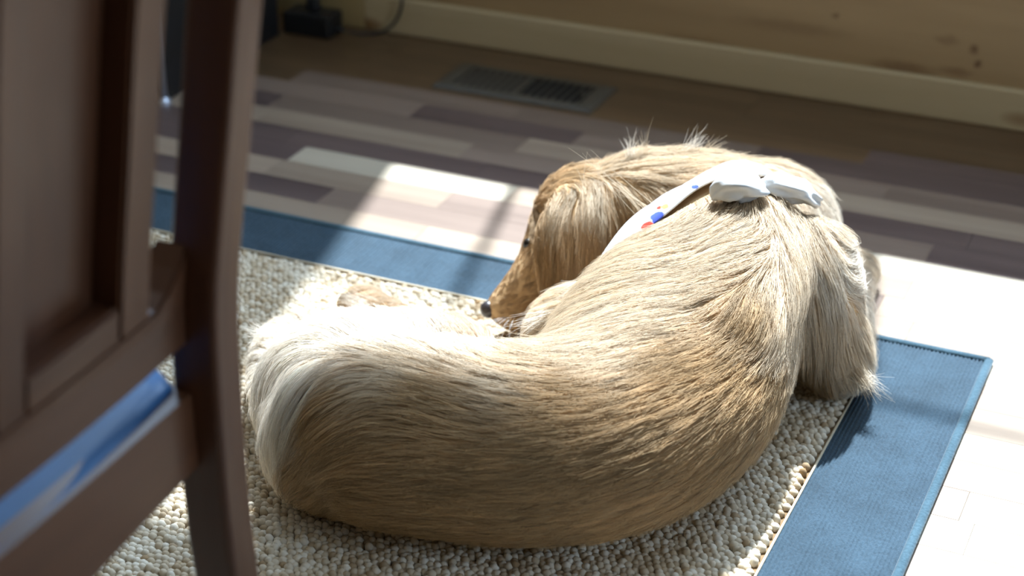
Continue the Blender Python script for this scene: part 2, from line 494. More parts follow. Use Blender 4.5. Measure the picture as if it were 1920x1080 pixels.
def border_strip(p0, p1, q0, q1, along):
    """ribbed band between outer edge p0-p1 and inner edge q0-q1: real ribs that run along the band"""
    L = (Vector(p1) - Vector(p0)).length
    nu, nv = (int(L / 0.006), 84) if along else (int(L / 0.0018), 14)
    me = bpy.data.meshes.new('border')
    u = np.linspace(0, 1, nu + 1)[:, None]; v = np.linspace(0, 1, nv + 1)[None, :]
    P0, P1, Q0, Q1 = (np.array(p, float) for p in (p0, p1, q0, q1))
    pos = ((1 - u)[..., None] * ((1 - v)[..., None] * P0 + v[..., None] * Q0) + u[..., None] * ((1 - v)[..., None] * P1 + v[..., None] * Q1))
    rib = pos[..., 0] / 0.0056
    brk = pos[..., 1] / 0.011 + 0.5 * (np.floor(rib) % 2)
    zz = RT - 0.0030 * (0.5 - 0.5 * np.cos(2 * np.pi * rib)) ** 2 - 0.0007 * (0.5 + 0.5 * np.cos(2 * np.pi * brk)) + rng.normal(0, 0.00015, pos.shape[:2])
    edge = np.minimum(v, 1 - v) + 0 * u
    co = np.concatenate([pos, zz[..., None]], -1).reshape(-1, 3)
    idx = np.arange((nu + 1) * (nv + 1)).reshape(nu + 1, nv + 1)
    f = np.stack([idx[:-1, :-1], idx[1:, :-1], idx[1:, 1:], idx[:-1, 1:]], -1).reshape(-1, 4)
    me.from_pydata(co.tolist(), [], f.tolist())
    me.polygons.foreach_set('use_smooth', [True] * len(me.polygons))
    me.update()
    if me.polygons[0].normal.z < 0: me.flip_normals()
    return rug_part('border', me, M['border'])


border_strip((IX0, RY1), (IX1, RY1), (IX0, IY1), (IX1, IY1), 0)
border_strip((RX1, RY1), (RX1, RY0), (IX1, RY1), (IX1, RY0), 1)
border_strip((IX1, RY0), (IX0, RY0), (IX1, IY0), (IX0, IY0), 0)
border_strip((RX0, RY0), (RX0, RY1), (IX0, RY0), (IX0, RY1), 1)
e = 0.004
for a, b_ in (((RX0, RY1), (RX1, RY1)), ((RX1, RY1), (RX1, RY0)), ((RX1, RY0), (RX0, RY0)), ((RX0, RY0), (RX0, RY1))):
    pts = [(a[0] + (b_[0] - a[0]) * k / 40, a[1] + (b_[1] - a[1]) * k / 40, 0.0052) for k in range(41)]
    rug_part('binding', mesh_of(sweep_bm(pts, [0.0065] * 41, [0.0048] * 41, 10), 'binding', True), M['binding'])
for a, b_ in (((IX0, IY1), (IX1, IY1)), ((IX1, IY1), (IX1, IY0)), ((IX1, IY0), (IX0, IY0)), ((IX0, IY0), (IX0, IY1))):
    pts = [(a[0] + (b_[0] - a[0]) * k / 60, a[1] + (b_[1] - a[1]) * k / 60, RT - 0.0005) for k in range(61)]
    rug_part('stitching', mesh_of(sweep_bm(pts, [0.0018] * 61, [0.0016] * 61, 6), 'stitching', True), M['stitch'])


def rug_pile():
    sp = 0.0095
    nx, ny = int((IX1 - IX0 - 0.006) / sp), int((IY1 - IY0 - 0.006) / (sp * 0.84))
    gx, gy = np.meshgrid(np.arange(nx), np.arange(ny), indexing='ij')
    cx = IX0 + 0.005 + (gx + 0.5 * (gy % 2)) * sp + rng.normal(0, 0.0012, gx.shape)
    cy = IY0 + 0.005 + gy * sp * 0.84 + rng.normal(0, 0.0010, gx.shape)
    cx, cy = cx.ravel(), cy.ravel()
    ok = (cx < IX1 - 0.003) & (cy < IY1 - 0.003)
    cx, cy = cx[ok], cy[ok]
    n = len(cx)
    h = rng.uniform(0.0065, 0.0115, n); r = rng.uniform(0.0048, 0.0060, n); ang = rng.uniform(0, 6.28, n)
    k = np.arange(6) * math.pi / 3
    rings = []
    for rr, zz in ((1.0, 0.0), (1.05, 0.55), (0.62, 0.90)):
        th = k[None] + ang[:, None]
        rings.append(np.stack([cx[:, None] + np.cos(th) * (r * rr)[:, None] * 1.12, cy[:, None] + np.sin(th) * (r * rr)[:, None] * 0.92,
                               0.003 + h[:, None] * zz + 0 * th], -1))
    top = np.stack([cx, cy, 0.003 + h], -1)[:, None]
    co = np.concatenate(rings + [top], 1)           # n,19,3
    fq = []
    for a in (0, 6):
        for j in range(6): fq.append((a + j, a + (j + 1) % 6, a + 6 + (j + 1) % 6, a + 6 + j))
    ft = [(12 + j, 12 + (j + 1) % 6, 18) for j in range(6)]
    base = (np.arange(n) * 19)[:, None, None]
    q = (np.array(fq)[None] + base).reshape(-1, 4); t = (np.array(ft)[None] + base).reshape(-1, 3)
    me = bpy.data.meshes.new('pile')
    me.vertices.add(n * 19); me.vertices.foreach_set('co', co.reshape(-1).astype(np.float32))
    loops = np.concatenate([q.ravel(), t.ravel()]); me.loops.add(len(loops)); me.loops.foreach_set('vertex_index', loops.astype(np.int32))
    starts = np.concatenate([np.arange(len(q)) * 4, len(q) * 4 + np.arange(len(t)) * 3]); me.polygons.add(len(starts))
    me.polygons.foreach_set('loop_start', starts.astype(np.int32))
    me.update(calc_edges=True)
    me.polygons.foreach_set('use_smooth', np.ones(len(starts), bool))
    tone = np.clip(rng.normal(0.66, 0.22, n) + 0.10 * np.sin(cx * 31 + cy * 17), 0, 1)
    at_ = me.attributes.new('tone', 'FLOAT', 'POINT'); at_.data.foreach_set('value', np.repeat(tone, 19).astype(np.float32))
    me.validate()
    return tag(rug_part('pile', me, M['loops']), kind='stuff')
rug_pile()

# ------------------------------------------------------------------ floor vent
VX0, VX1, VY0, VY1 = -1.478, -1.142, 2.875, 3.017
vent = tag(empty('floor_vent', ((VX0 + VX1) / 2, (VY0 + VY1) / 2, 0)), 'brown metal floor register with narrow slats set beside the baseboard', 'vent')
vw, vh = (VX1 - VX0) / 2, (VY1 - VY0) / 2
ow, oh = vw - 0.034, vh - 0.024
bm = bmesh.new()
def ring_verts(w, h, z): return [bm.verts.new((sx * w, sy * h, z)) for sx, sy in ((-1, -1), (1, -1), (1, 1), (-1, 1))]
R = [ring_verts(vw, vh, 0.0), ring_verts(vw, vh, 0.0025), ring_verts(vw - 0.009, vh - 0.009, 0.007), ring_verts(ow, oh, 0.0075), ring_verts(ow, oh, 0.0)]
for a, b_ in zip(R[:-1], R[1:]):
    for k in range(4): bm.faces.new((a[k], a[(k + 1) % 4], b_[(k + 1) % 4], b_[k]))
bm.normal_update()
link('frame', mesh_of(bm, 'vent_frame'), vent, M['vent'])
box('cavity_shade', (-ow, -oh, 0.0002), (ow, oh, 0.0008), M['cavity_shade'], vent)  # thin near-black plate, its colour stands in for shade below the slats
ns = 16
for k in range(ns):
    x = -ow + (k + 0.5) * 2 * ow / ns
    sme = mesh_of(box_bm((-0.0043, -oh + 0.0005, -0.0006), (0.0043, oh - 0.0005, 0.0006)), 'slat')
    s_ = link('slat', sme, vent, M['vent'])
    s_.location = (x, 0, 0.0046)
    s_.rotation_euler = (0, math.radians(10 if k < ns * 0.5 else -30), 0)
box('divider', (-0.003, -oh, 0.001), (0.003, oh, 0.0070), M['vent'], vent)
lv = box('damper_lever', (-0.003, -0.012, 0.002), (0.003, 0.0, 0.010), M['vent'], vent, bevel=0.001); lv.location = (ow - 0.012, 0.01, 0)

# ------------------------------------------------------------------ black stand, adapter, cord
st = tag(empty('media_stand', (-2.12, 2.80, 0)), 'black media stand with silver corner legs against the pine wall', 'stand')
def spart(n, lo, hi, m, bev=0.002): 
    o = box(n, lo, hi, m, st, bev); return o
hx, hy = 0.215, 0.215
spart('side_panel', (hx - 0.02, -hy + 0.02, 0.0), (hx, hy, 0.62), M['black'])
spart('side_panel', (-hx, -hy + 0.02, 0.0), (-hx + 0.02, hy, 0.62), M['black'])
spart('back_panel', (-hx + 0.02, hy - 0.012, 0.04), (hx - 0.02, hy, 0.60), M['black'])
for zz in (0.05, 0.33): spart('shelf', (-hx + 0.02, -hy + 0.02, zz), (hx - 0.02, hy - 0.012, zz + 0.02), M['black'])
spart('top', (-hx - 0.012, -hy, 0.62), (hx + 0.012, hy, 0.645), M['black'])
spart('plinth', (-hx + 0.02, -hy + 0.04, 0.0), (hx - 0.02, -hy + 0.06, 0.05), M['black'])
for sx in (-1, 1):
    bm = sweep_bm([(sx * (hx - 0.004), -hy + 0.008, 0.012), (sx * (hx - 0.004), -hy + 0.008, 0.62)], [0.009, 0.009], n=12)
    link('leg', mesh_of(bm, 'leg', True), st, M['silver'])
    bm = sweep_bm([(sx * (hx - 0.004), -hy + 0.008, 0.0), (sx * (hx - 0.004), -hy + 0.008, 0.006), (sx * (hx - 0.004), -hy + 0.008, 0.013)], [0.017, 0.015, 0.008], n=14)
    link('foot', mesh_of(bm, 'foot', False), st, M['silver'])

ad = tag(empty('power_adapter', (-1.845, 3.062, 0)), 'small black power adapter on the floor against the wall', 'adapter')
box('body', (-0.06, -0.035, 0.0), (0.052, 0.03, 0.050), M['blackplastic'], ad, bevel=0.007, seg=2)
box('plug', (-0.016, -0.012, 0.05), (0.012, 0.012, 0.078), M['blackplastic'], ad, bevel=0.004)
bm = sweep_bm([(0.052, 0.0, 0.014), (0.062, 0.0, 0.014), (0.072, 0.002, 0.013)], [0.006, 0.005, 0.003], n=10); link('strain_relief', mesh_of(bm, 'strain_relief'), ad, M['blackplastic'])
cp = spline([(-1.768, 3.064, 0.012), (-1.74, 3.078, 0.006), (-1.70, 3.098, 0.012), (-1.672, 3.108, 0.045), (-1.660, 3.110, 0.10), (-1.665, 3.118, 0.20), (-1.70, 3.124, 0.36), (-1.80, 3.124, 0.5)], 7)
co_ = link('cord', mesh_of(sweep_bm(cp, [0.0032] * len(cp), n=8), 'cord', True), ad, M['blackplastic']); co_.matrix_parent_inverse = Matrix.Translation((1.845, -3.062, 0))

# ------------------------------------------------------------------ chair (faces -x, its back runs along y)
CY0, CY1 = 0.60, 1.10           # the two posts
chair = tag(empty('dining_chair', (-0.80, 0.85, 0)), 'dark reddish-brown wooden dining chair with panelled back in the left foreground', 'chair')
CX = [(-0.765, 0.020), (-0.790, 0.15), (-0.803, 0.30), (-0.802, 0.45), (-0.797, 0.55), (-0.785, 0.63), (-0.769, 0.72), (-0.750, 0.83), (-0.722, 0.97), (-0.712, 1.02)]
def rake(z):
    for (xa, za), (xb, zb) in zip(CX[:-1], CX[1:]):
        if z <= zb: 
            t = (z - za) / (zb - za); return xa + (xb - xa) * t
    return CX[-1][0]
def bow(y):
    t = (y - 0.85) / 0.25
    return 0.010 * (1 - t * t)
def cpart(n, bm, m, smooth=False, parent=None):
    me = mesh_of(bm, n, smooth); o = link(n, me, parent or chair, m)
    if parent is None: o.matrix_parent_inverse = Matrix.Translation((0.80, -0.85, 0))
    return o
def post_bm(y):
    zs = [z_ for _, z_ in CX]
    P = spline([(rake(z_) + 0.010, y, z_) for z_ in zs], 3)
    n = len(P)
    r = [0.019 + 0.005 * min(1, p[2] / 0.3) for p in P]
    return sweep_bm([Vector(p) for p in P], [0.021] * n, r, n=20, up=Vector((1, 0, 0)), power=7)
for y in (CY1, CY0): cpart('back_post', post_bm(y), M['chairwood'])
def slab(ylo, yhi, zfun0, zfun1, thick, xoff=0.0, ny=24, nz=8, wob=0.0):
    """curved board following the bow and rake of the back"""
    b = bmesh.new(); grid = {}
    for s in (0, 1):
        for i in range(ny + 1):
            y = ylo + (yhi - ylo) * i / ny
            for j in range(nz + 1):
                zz = zfun0(y) + (zfun1(y) - zfun0(y)) * j / nz
                x = rake(zz) + bow(y) + xoff + (thick / 2 if s else -thick / 2)
                grid[s, i, j] = b.verts.new((x, y, zz))
    for i in range(ny):
        for j in range(nz):
            b.faces.new((grid[1, i, j], grid[1, i + 1, j], grid[1, i + 1, j + 1], grid[1, i, j + 1]))
            b.faces.new((grid[0, i, j], grid[0, i, j + 1], grid[0, i + 1, j + 1], grid[0, i + 1, j]))
    for i in range(ny):
        for j, d in ((0, 1), (nz, -1)):
            q = [grid[0, i, j], grid[0, i + 1, j], grid[1, i + 1, j], grid[1, i, j]]
            b.faces.new(q if d > 0 else q[::-1])
    for j in range(nz):
        for i, d in ((0, -1), (ny, 1)):
            q = [grid[0, i, j], grid[0, i, j + 1], grid[1, i, j + 1], grid[1, i, j]]
            b.faces.new(q[::-1] if d > 0 else q)
    bmesh.ops.recalc_face_normals(b, faces=b.faces[:])
    sharp = [e_ for e_ in b.edges if e_.calc_face_angle(0) > 0.9]
    bmesh.ops.bevel(b, geom=sharp, offset=0.003, segments=2, affect='EDGES')
    return b
I0, I1 = CY0 + 0.020, CY1 - 0.020
def up_end(y): 
    t = max(0.0, (abs(y - 0.85) - 0.185) / 0.045)
    return 0.042 * min(1, t) ** 1.5
cpart('lower_rail', slab(I0, I1, lambda y: 0.508, lambda y: 0.565 + up_end(y), 0.034, -0.014, 30, 4), M['chairwood_x'])
cpart('top_rail', slab(I0, I1, lambda y: 0.925, lambda y: 1.005 + 0.02 * (1 - ((y - .85) / .23) ** 2), 0.026, 0.0, 30, 5), M['chairwood_x'])
# splat: stiles and rails round two sunk panels
ZS0, ZS1 = 0.563, 0.928
for a, b_ in ((0.978, 1.022), (0.822, 0.858), (0.658, 0.702)):
    cpart('splat_stile', slab(a, b_, lambda y: ZS0, lambda y: ZS1, 0.036, -0.015, 4, 14), M['chairwood'])
for a, b_ in ((0.858, 0.978), (0.702, 0.822)):
    cpart('splat_rail', slab(a, b_, lambda y: ZS0, lambda y: ZS0 + 0.034, 0.035, -0.015, 8, 2), M['chairwood_x'])
    cpart('splat_rail', slab(a, b_, lambda y: ZS1 - 0.034, lambda y: ZS1, 0.035, -0.015, 8, 2), M['chairwood_x'])
    cpart('splat_panel', slab(a, b_, lambda y: ZS0 + 0.03, lambda y: ZS1 - 0.03, 0.007, -0.027, 8, 12), M['chairwood'])
# seat and aprons
def seat_bm():
    b = bmesh.new()
    ny, nx = 20, 20; g = {}
    for i in range(nx + 1):
        for j in range(ny + 1):
            u = i / nx; v = j / ny
            wid = 0.226 + 0.045 * min(1.0, u * 6)
            y = 0.85 + (2 * v - 1) * wid
            x = -0.812 + 0.018 * (1 - (2 * v - 1) ** 2) * (1 - u) - 0.42 * u - 0.015 * u * (1 - (2 * v - 1) ** 2)
            dish = 0.009 * math.sin(math.pi * min(1, max(0, u))) * math.sin(math.pi * v)
            g[i, j] = (x, y, 0.464 - dish)
    for zoff in (0, -0.022):
        for k, p in g.items():
            g[k] = g[k] if isinstance(g[k], list) else [p]
        for k in g: g[k].append(b.verts.new((g[k][0][0], g[k][0][1], g[k][0][2] + zoff if zoff == 0 else 0.442)))
    for i in range(nx):
        for j in range(ny):
            for s in (1, 2):
                q = [g[i, j][s], g[i + 1, j][s], g[i + 1, j + 1][s], g[i, j + 1][s]]
                b.faces.new(q if s == 2 else q[::-1])
    rim = [(i, 0) for i in range(nx)] + [(nx, j) for j in range(ny)] + [(i, ny) for i in range(nx, 0, -1)] + [(0, j) for j in range(ny, 0, -1)]
    for a, c in zip(rim, rim[1:] + rim[:1]): b.faces.new((g[a][1], g[c][1], g[c][2], g[a][2]))
    bmesh.ops.recalc_face_normals(b, faces=b.faces[:])
    return b
cpart('seat', seat_bm(), M['seatwood'], True)['label'] = 'blue padded seat'
def rx(y): return -0.808 + bow(y) * 0.8
b = bmesh.new(); g = {}
for i in range(25):
    y = I0 + (I1 - I0) * i / 24
    for j, zz in enumerate((0.385, 0.460)):
        for s, dx in ((0, -0.012), (1, 0.012)): g[i, j, s] = b.verts.new((rx(y) + dx, y, zz + (0.014 if j == 0 else 0.004) * (1 - ((y - .85) / .23) ** 2) - (0.03 * (1 - abs(y - .85) / .23) if j == 0 else 0)))
for i in range(24):
    for q in ((g[i, 0, 1], g[i + 1, 0, 1], g[i + 1, 1, 1], g[i, 1, 1]), (g[i, 0, 0], g[i, 1, 0], g[i + 1, 1, 0], g[i + 1, 0, 0]),
              (g[i, 1, 0], g[i, 1, 1], g[i + 1, 1, 1], g[i + 1, 1, 0]), (g[i, 0, 0], g[i + 1, 0, 0], g[i + 1, 0, 1], g[i, 0, 1])): b.faces.new(q)
for i in (0, 24): b.faces.new((g[i, 0, 0], g[i, 0, 1], g[i, 1, 1], g[i, 1, 0]))
bmesh.ops.recalc_face_normals(b, faces=b.faces[:])
cpart('back_apron', b, M['chairwood_x'])
for y0_, y1_ in ((CY1 + 0.012, CY1 - 0.010), (CY0 - 0.012, CY0 + 0.010)):
    cpart('side_apron', box_bm((-1.20, min(y0_, y1_), 0.375), (-0.825, max(y0_, y1_), 0.441), 0.002), M['chairwood_x'])
cpart('front_apron', box_bm((-1.216, CY0, 0.375), (-1.196, CY1, 0.441), 0.002), M['chairwood_x'])
for y in (CY0 - 0.010, CY1 + 0.010):
    cpart('front_leg', sweep_bm([(-1.205, y, 0.0155), (-1.205, y, 0.2), (-1.205, y, 0.441)], [0.014, 0.018, 0.021], n=16, up=Vector((1, 0, 0)), power=6), M['chairwood'])
for o in chair.children: 
    pass
#DOG#
# ------------------------------------------------------------------ dog
def dv(px, py, z): return at(px, py, z)


def dog_volume():
    """overlapping limbs and trunk, fused by a voxel remesh into one skin"""
    bm = bmesh.new()

    def tube(st, n=20, k=5, up=Vector((0, 0, 1))):
        P = spline(st, k)
        sweep_bm([Vector(p[:3]) for p in P], [p[3] for p in P], [p[4] for p in P], n, bm=bm, round_ends=True, up=up)

    def blob(c, r, rot=None):
        m = Matrix.Translation(c) @ (rot.to_4x4() if rot else Matrix()) @ Matrix.Diagonal((*r, 1))
        bmesh.ops.create_icosphere(bm, subdivisions=3, radius=1.0, matrix=m)

    def T(px, py, z, a, b): return (*dv(px, py, z), a, b)
    # trunk from rump to chest
    tube([T(635, 800, .105, .098, .098), T(715, 806, .112, .128, .108), T(850, 826, .115, .134, .108), T(1005, 832, .118, .134, .112),
          T(1140, 806, .122, .138, .118), T(1225, 735, .128, .148, .124), T(1285, 630, .138, .145, .132), T(1355, 525, .150, .118, .138), T(1400, 455, .155, .095, .120)])
    # loin ridge over the shoulder blades
    tube([T(1330, 640, .19, .085, .075), T(1385, 530, .215, .085, .07), T(1400, 455, .225, .08, .07)])
    # haunches: upper thigh folded forward inside the curl, hip on the near side
    blob(dv(655, 745, .10), (.115, .10, .095))
    blob(dv(632, 842, .085), (.092, .08, .082))
    tube([T(640, 700, .085, .085, .08), T(760, 690, .07, .085, .072), T(870, 680, .055, .07, .055)])
    tube([T(870, 680, .045, .05, .042), T(800, 640, .04, .034, .034), T(720, 600, .035, .03, .03), T(668, 568, .03, .034, .028)])
    # tail along the rump
    tube([T(566, 840, .10, .030, .032), T(532, 780, .075, .030, .032), T(522, 705, .06, .034, .034), T(535, 650, .05, .036, .034), T(590, 625, .045, .03, .03)])
    # shoulder and near foreleg
    blob(dv(1520, 560, .15), (.07, .085, .11))
    tube([T(1500, 560, .15, .062, .07), T(1548, 640, .09, .056, .06), T(1575, 690, .05, .046, .045)])
    tube([T(1575, 690, .045, .042, .04), T(1585, 610, .04, .034, .034), T(1592, 540, .036, .030, .030), T(1600, 500, .030, .036, .028)])
    # far foreleg
    tube([T(1440, 480, .10, .05, .06), T(1475, 455, .05, .04, .04), T(1500, 420, .035, .034, .03)])
    blob(dv(1112, 640, .10), (.085, .085, .075))
    # chest front
    blob(dv(1440, 430, .13), (.10, .09, .10))
    # neck
    tube([T(1400, 460, .18, .10, .095), T(1340, 412, .19, .096, .084), T(1270, 390, .19, .090, .078), T(1190, 382, .19, .084, .074)])
    # head
    blob(dv(1108, 388, .185), (.078, .072, .062))
    blob(dv(1062, 402, .165), (.050, .052, .050))
    tube([T(1045, 432, .15, .042, .042), T(1008, 505, .105, .034, .034), T(965, 553, .07, .027, .029), T(934, 583, .05, .022, .024)])
    tube([T(1070, 480, .10, .05, .05), T(1015, 555, .06, .034, .03), T(955, 602, .036, .022, .018)])
    # near ear: a hanging flap
    tube([T(1095, 378, .215, .046, .018), T(1082, 430, .185, .056, .020), T(1072, 495, .14, .058, .019), T(1062, 555, .10, .044, .015)], 16, up=-ray(1080, 450).normalized())
    me = bpy.data.meshes.new('dog_raw'); bm.to_mesh(me); bm.free()
    o = bpy.data.objects.new('dog_raw', me); COL.objects.link(o)
    rm = o.modifiers.new('r', 'REMESH'); rm.mode = 'VOXEL'; rm.voxel_size = 0.0085
    sm = o.modifiers.new('s', 'SMOOTH'); sm.factor = 0.5; sm.iterations = 7
    dg = bpy.context.evaluated_depsgraph_get(); dg.update()
    out = bpy.data.meshes.new_from_object(o.evaluated_get(dg))
    bpy.data.objects.remove(o); bpy.data.meshes.remove(me)
    out.name = 'dog'
    for v in out.vertices:
        if v.co.z < 0.0155: v.co.z = 0.0155
    out.polygons.foreach_set('use_smooth', np.ones(len(out.polygons), bool))
    return out


def skin_mat():
    m, nt, b = new_mat('dog_coat_base')
    tc = N(nt, 'ShaderNodeTexCoord'); nz = N(nt, 'ShaderNodeTexNoise', i_Scale=40.0, i_Detail=4.0)
    nt.links.new(tc.outputs['Object'], nz.inputs['Vector'])
    r = ramp(nt, [(0.3, (0.40, 0.25, 0.12)), (0.7, (0.56, 0.38, 0.21))], nz.outputs['Fac'])
    nt.links.new(r.outputs['Color'], b.inputs['Base Color']); b.inputs['Roughness'].default_value = 0.8
    b.inputs['Specular IOR Level'].default_value = 0.1
    return m


def fur_mat():
    m, nt, b = new_mat('dog_fur')
    nt.nodes.remove(b)
    out = nt.nodes['Material Output']
    a = N(nt, 'ShaderNodeAttribute', attribute_name='fur_color')
    df = N(nt, 'ShaderNodeBsdfPrincipled'); df.inputs['Roughness'].default_value = 0.55; df.inputs['Specular IOR Level'].default_value = 0.35
    tl = N(nt, 'ShaderNodeBsdfTranslucent')
    nt.links.new(a.outputs['Color'], df.inputs['Base Color']); nt.links.new(a.outputs['Color'], tl.inputs['Color'])
    mx = N(nt, 'ShaderNodeMixShader'); mx.inputs[0].default_value = 0.30
    nt.links.new(df.outputs[0], mx.inputs[1]); nt.links.new(tl.outputs[0], mx.inputs[2])
    nt.links.new(mx.outputs[0], out.inputs['Surface'])
    return m


M['skin'] = skin_mat(); M['fur'] = fur_mat()
dog_me = dog_volume()
dog = tag(link('dog', dog_me, None, M['skin']), 'golden long-haired dog wearing a white bandana, lying curled up on the rug', 'dog')

# --- neck plane for the bandana
NC = Vector((-0.661, 2.052, 0.185)); NAX = Vector((-0.86, 0.5, 0.0)).normalized()

n_v = len(dog_me.vertices)
VCO = np.empty(n_v * 3, np.float32); dog_me.vertices.foreach_get('co', VCO); VCO = VCO.reshape(-1, 3).astype(float)
VNO = np.empty(n_v * 3, np.float32); dog_me.vertices.foreach_get('normal', VNO); VNO = VNO.reshape(-1, 3).astype(float)
dog_me.calc_loop_triangles()
TRI = np.empty(len(dog_me.loop_triangles) * 3, np.int32); dog_me.loop_triangles.foreach_get('vertices', TRI); TRI = TRI.reshape(-1, 3)
BVH = BVHTree.FromPolygons([tuple(v) for v in VCO], [tuple(t) for t in TRI])
CAMV = Vector((0, 0, CAM_H))

GOLD, DEEP, PALE, CREAM, FACE = (0.51, 0.345, 0.175), (0.40, 0.245, 0.11), (0.82, 0.745, 0.64), (0.67, 0.545, 0.39), (0.50, 0.34, 0.19)
# root pixel, tip pixel, length, lift, colour
GUIDES = [
    (1400, 450, 1330, 475, .050, .22, CREAM), (1350, 520, 1250, 535, .050, .20, CREAM), (1250, 560, 1120, 590, .050, .18, CREAM), (1150, 620, 1050, 655, .050, .18, CREAM),
    (1130, 540, 1030, 590, .075, .30, CREAM), (1180, 500, 1070, 545, .070, .32, CREAM), (1060, 590, 980, 615, .07, .32, CREAM), (1030, 640, 950, 640, .06, .25, CREAM), (1420, 560, 1395, 640, .045, .22, GOLD), (1470, 600, 1450, 690, .050, .25, CREAM), (1460, 690, 1420, 760, .050, .22, GOLD),
    (1400, 700, 1310, 755, .050, .25, GOLD), (1320, 760, 1220, 810, .055, .30, GOLD), (1300, 690, 1180, 720, .050, .20, GOLD), (1250, 800, 1140, 835, .055, .26, GOLD), (1350, 830, 1270, 890, .045, .18, GOLD),
    (1200, 640, 1080, 680, .05, .18, CREAM), (1100, 760, 980, 765, .045, .18, GOLD), (1000, 700, 880, 685, .050, .18, CREAM), (1100, 880, 980, 892, .042, .15, GOLD), (1150, 960, 1050, 972, .040, .12, GOLD),
    (1300, 930, 1220, 970, .040, .12, GOLD), (950, 900, 830, 895, .042, .14, GOLD), (900, 985, 780, 968, .040, .12, GOLD), (850, 770, 730, 740, .048, .18, GOLD), (800, 700, 690, 682, .055, .2, CREAM),
    (750, 850, 640, 845, .045, .15, GOLD), (700, 950, 600, 930, .042, .13, GOLD), (640, 745, 565, 790, .060, .20, GOLD), (590, 700, 530, 770, .075, .22, PALE), (570, 850, 520, 890, .050, .16, GOLD),
    (600, 910, 545, 930, .042, .13, GOLD), (640, 800, 570, 840, .055, .18, GOLD), (530, 700, 512, 790, .060, .18, PALE), (520, 800, 514, 870, .042, .14, PALE), (555, 790, 530, 850, .045, .16, PALE), (560, 645, 500, 680, .065, .3, PALE),
    (650, 650, 560, 640, .075, .28, PALE), (800, 650, 710, 625, .055, .25, PALE), (900, 655, 820, 630, .055, .25, PALE), (700, 610, 660, 570, .035, .25, PALE),
    (1020, 370, 1060, 335, .018, .2, FACE), (1060, 340, 1120, 318, .028, .2, GOLD), (1130, 325, 1210, 310, .035, .25, CREAM), (1200, 320, 1280, 318, .045, .3, CREAM), (1280, 320, 1350, 330, .05, .35, CREAM),
    (1180, 380, 1205, 440, .045, .22, GOLD), (1240, 370, 1275, 395, .03, .28, CREAM), (1180, 430, 1175, 480, .05, .2, DEEP),
    (1030, 415, 1024, 500, .075, .10, DEEP), (1080, 415, 1078, 500, .075, .12, FACE), (1130, 425, 1128, 500, .070, .12, FACE), (1060, 490, 1054, 570, .065, .08, DEEP), (1115, 490, 1110, 560, .065, .08, FACE),
    (1060, 365, 1036, 410, .045, .35, CREAM), (1120, 350, 1108, 405, .045, .35, CREAM), (1010, 420, 1003, 480, .05, .2, FACE),
    (940, 545, 962, 520, .010, .15, FACE), (960, 575, 1000, 560, .014, .12, FACE), (985, 500, 1000, 470, .012, .15, FACE), (990, 450, 1005, 420, .012, .2, FACE), (930, 590, 955, 590, .010, .15, FACE), (950, 603, 985, 598, .012, .1, DEEP), (985, 590, 1010, 570, .014, .1, DEEP),
    (1540, 560, 1560, 660, .075, .14, CREAM), (1580, 640, 1588, 720, .075, .12, CREAM), (1500, 500, 1520, 590, .065, .18, CREAM), (1530, 680, 1533, 740, .065, .10, GOLD), (1480, 420, 1500, 490, .055, .2, CREAM),
    (1600, 690, 1630, 725, .05, .15, PALE), (1600, 505, 1612, 480, .014, .2, PALE), (1560, 500, 1590, 580, .06, .15, PALE),
]
gp, gn, gd, gl, gf, gc = [], [], [], [], [], []
for x0, y0, x1, y1, L, lift, colr in GUIDES:
    r0 = ray(x0, y0).normalized()
    hit, nrm, _, _ = BVH.ray_cast(CAMV, r0)
    if hit is None: continue
    r1 = ray(x1, y1).normalized()
    den = r1.dot(nrm)
    tip = None
    if abs(den) > 0.15: tip = CAMV + r1 * ((hit - CAMV).dot(nrm) / den)
    if tip is None or (tip - hit).length > 0.3:
        tip = CAMV + r1 * (hit - CAMV).length
    d = tip - hit; d = d - nrm * d.dot(nrm)
    if d.length < 1e-5: continue
    gp.append(hit[:]); gn.append(nrm[:]); gd.append(d.normalized()[:]); gl.append(L * 1.35 if L > .03 else L); gf.append(lift * 0.6); gc.append(colr)
# sides the camera does not see: coat runs backwards and down
for (x, y, z_), (dx, dy, dz), L, colr in (((-.72, 1.85, .12), (-.4, -.5, -.5), .05, PALE), ((-.80, 1.80, .12), (-.6, 0, -.6), .05, PALE), ((-.60, 2.20, .15), (.1, .1, -1), .06, PALE), ((-.55, 2.25, .08), (0, .2, -1), .05, PALE),
                                          ((-.90, 2.17, .15), (.5, -.1, -.5), .03, FACE), ((-.80, 2.19, .20), (.6, .0, -.5), .045, CREAM), ((-1.05, 1.72, .1), (-.5, .2, -.6), .06, PALE)):
    hit, nrm, _, _ = BVH.find_nearest(Vector((x, y, z_)))
    d = Vector((dx, dy, dz)); d = (d - nrm * d.dot(nrm)).normalized()
    gp.append(hit[:]); gn.append(nrm[:]); gd.append(d[:]); gl.append(L); gf.append(.2); gc.append(colr)
gp, gn, gd, gl, gf, gc = map(np.array, (gp, gn, gd, gl, gf, gc))

# flow on every vertex
d2 = ((VCO[:, None] - gp[None]) ** 2).sum(-1)
W = (0.02 + np.clip((VNO[:, None] * gn[None]).sum(-1), 0, 1)) / (d2 + 0.0003) ** 2
W /= W.sum(1, keepdims=True)
FLOW = W @ gd; FLOW -= VNO * (FLOW * VNO).sum(1, keepdims=True)
FLOW /= np.linalg.norm(FLOW, axis=1, keepdims=True) + 1e-9
FLEN, FLIFT, FCOL = W @ gl, W @ gf, W @ gc

# --- strands
KP = 7


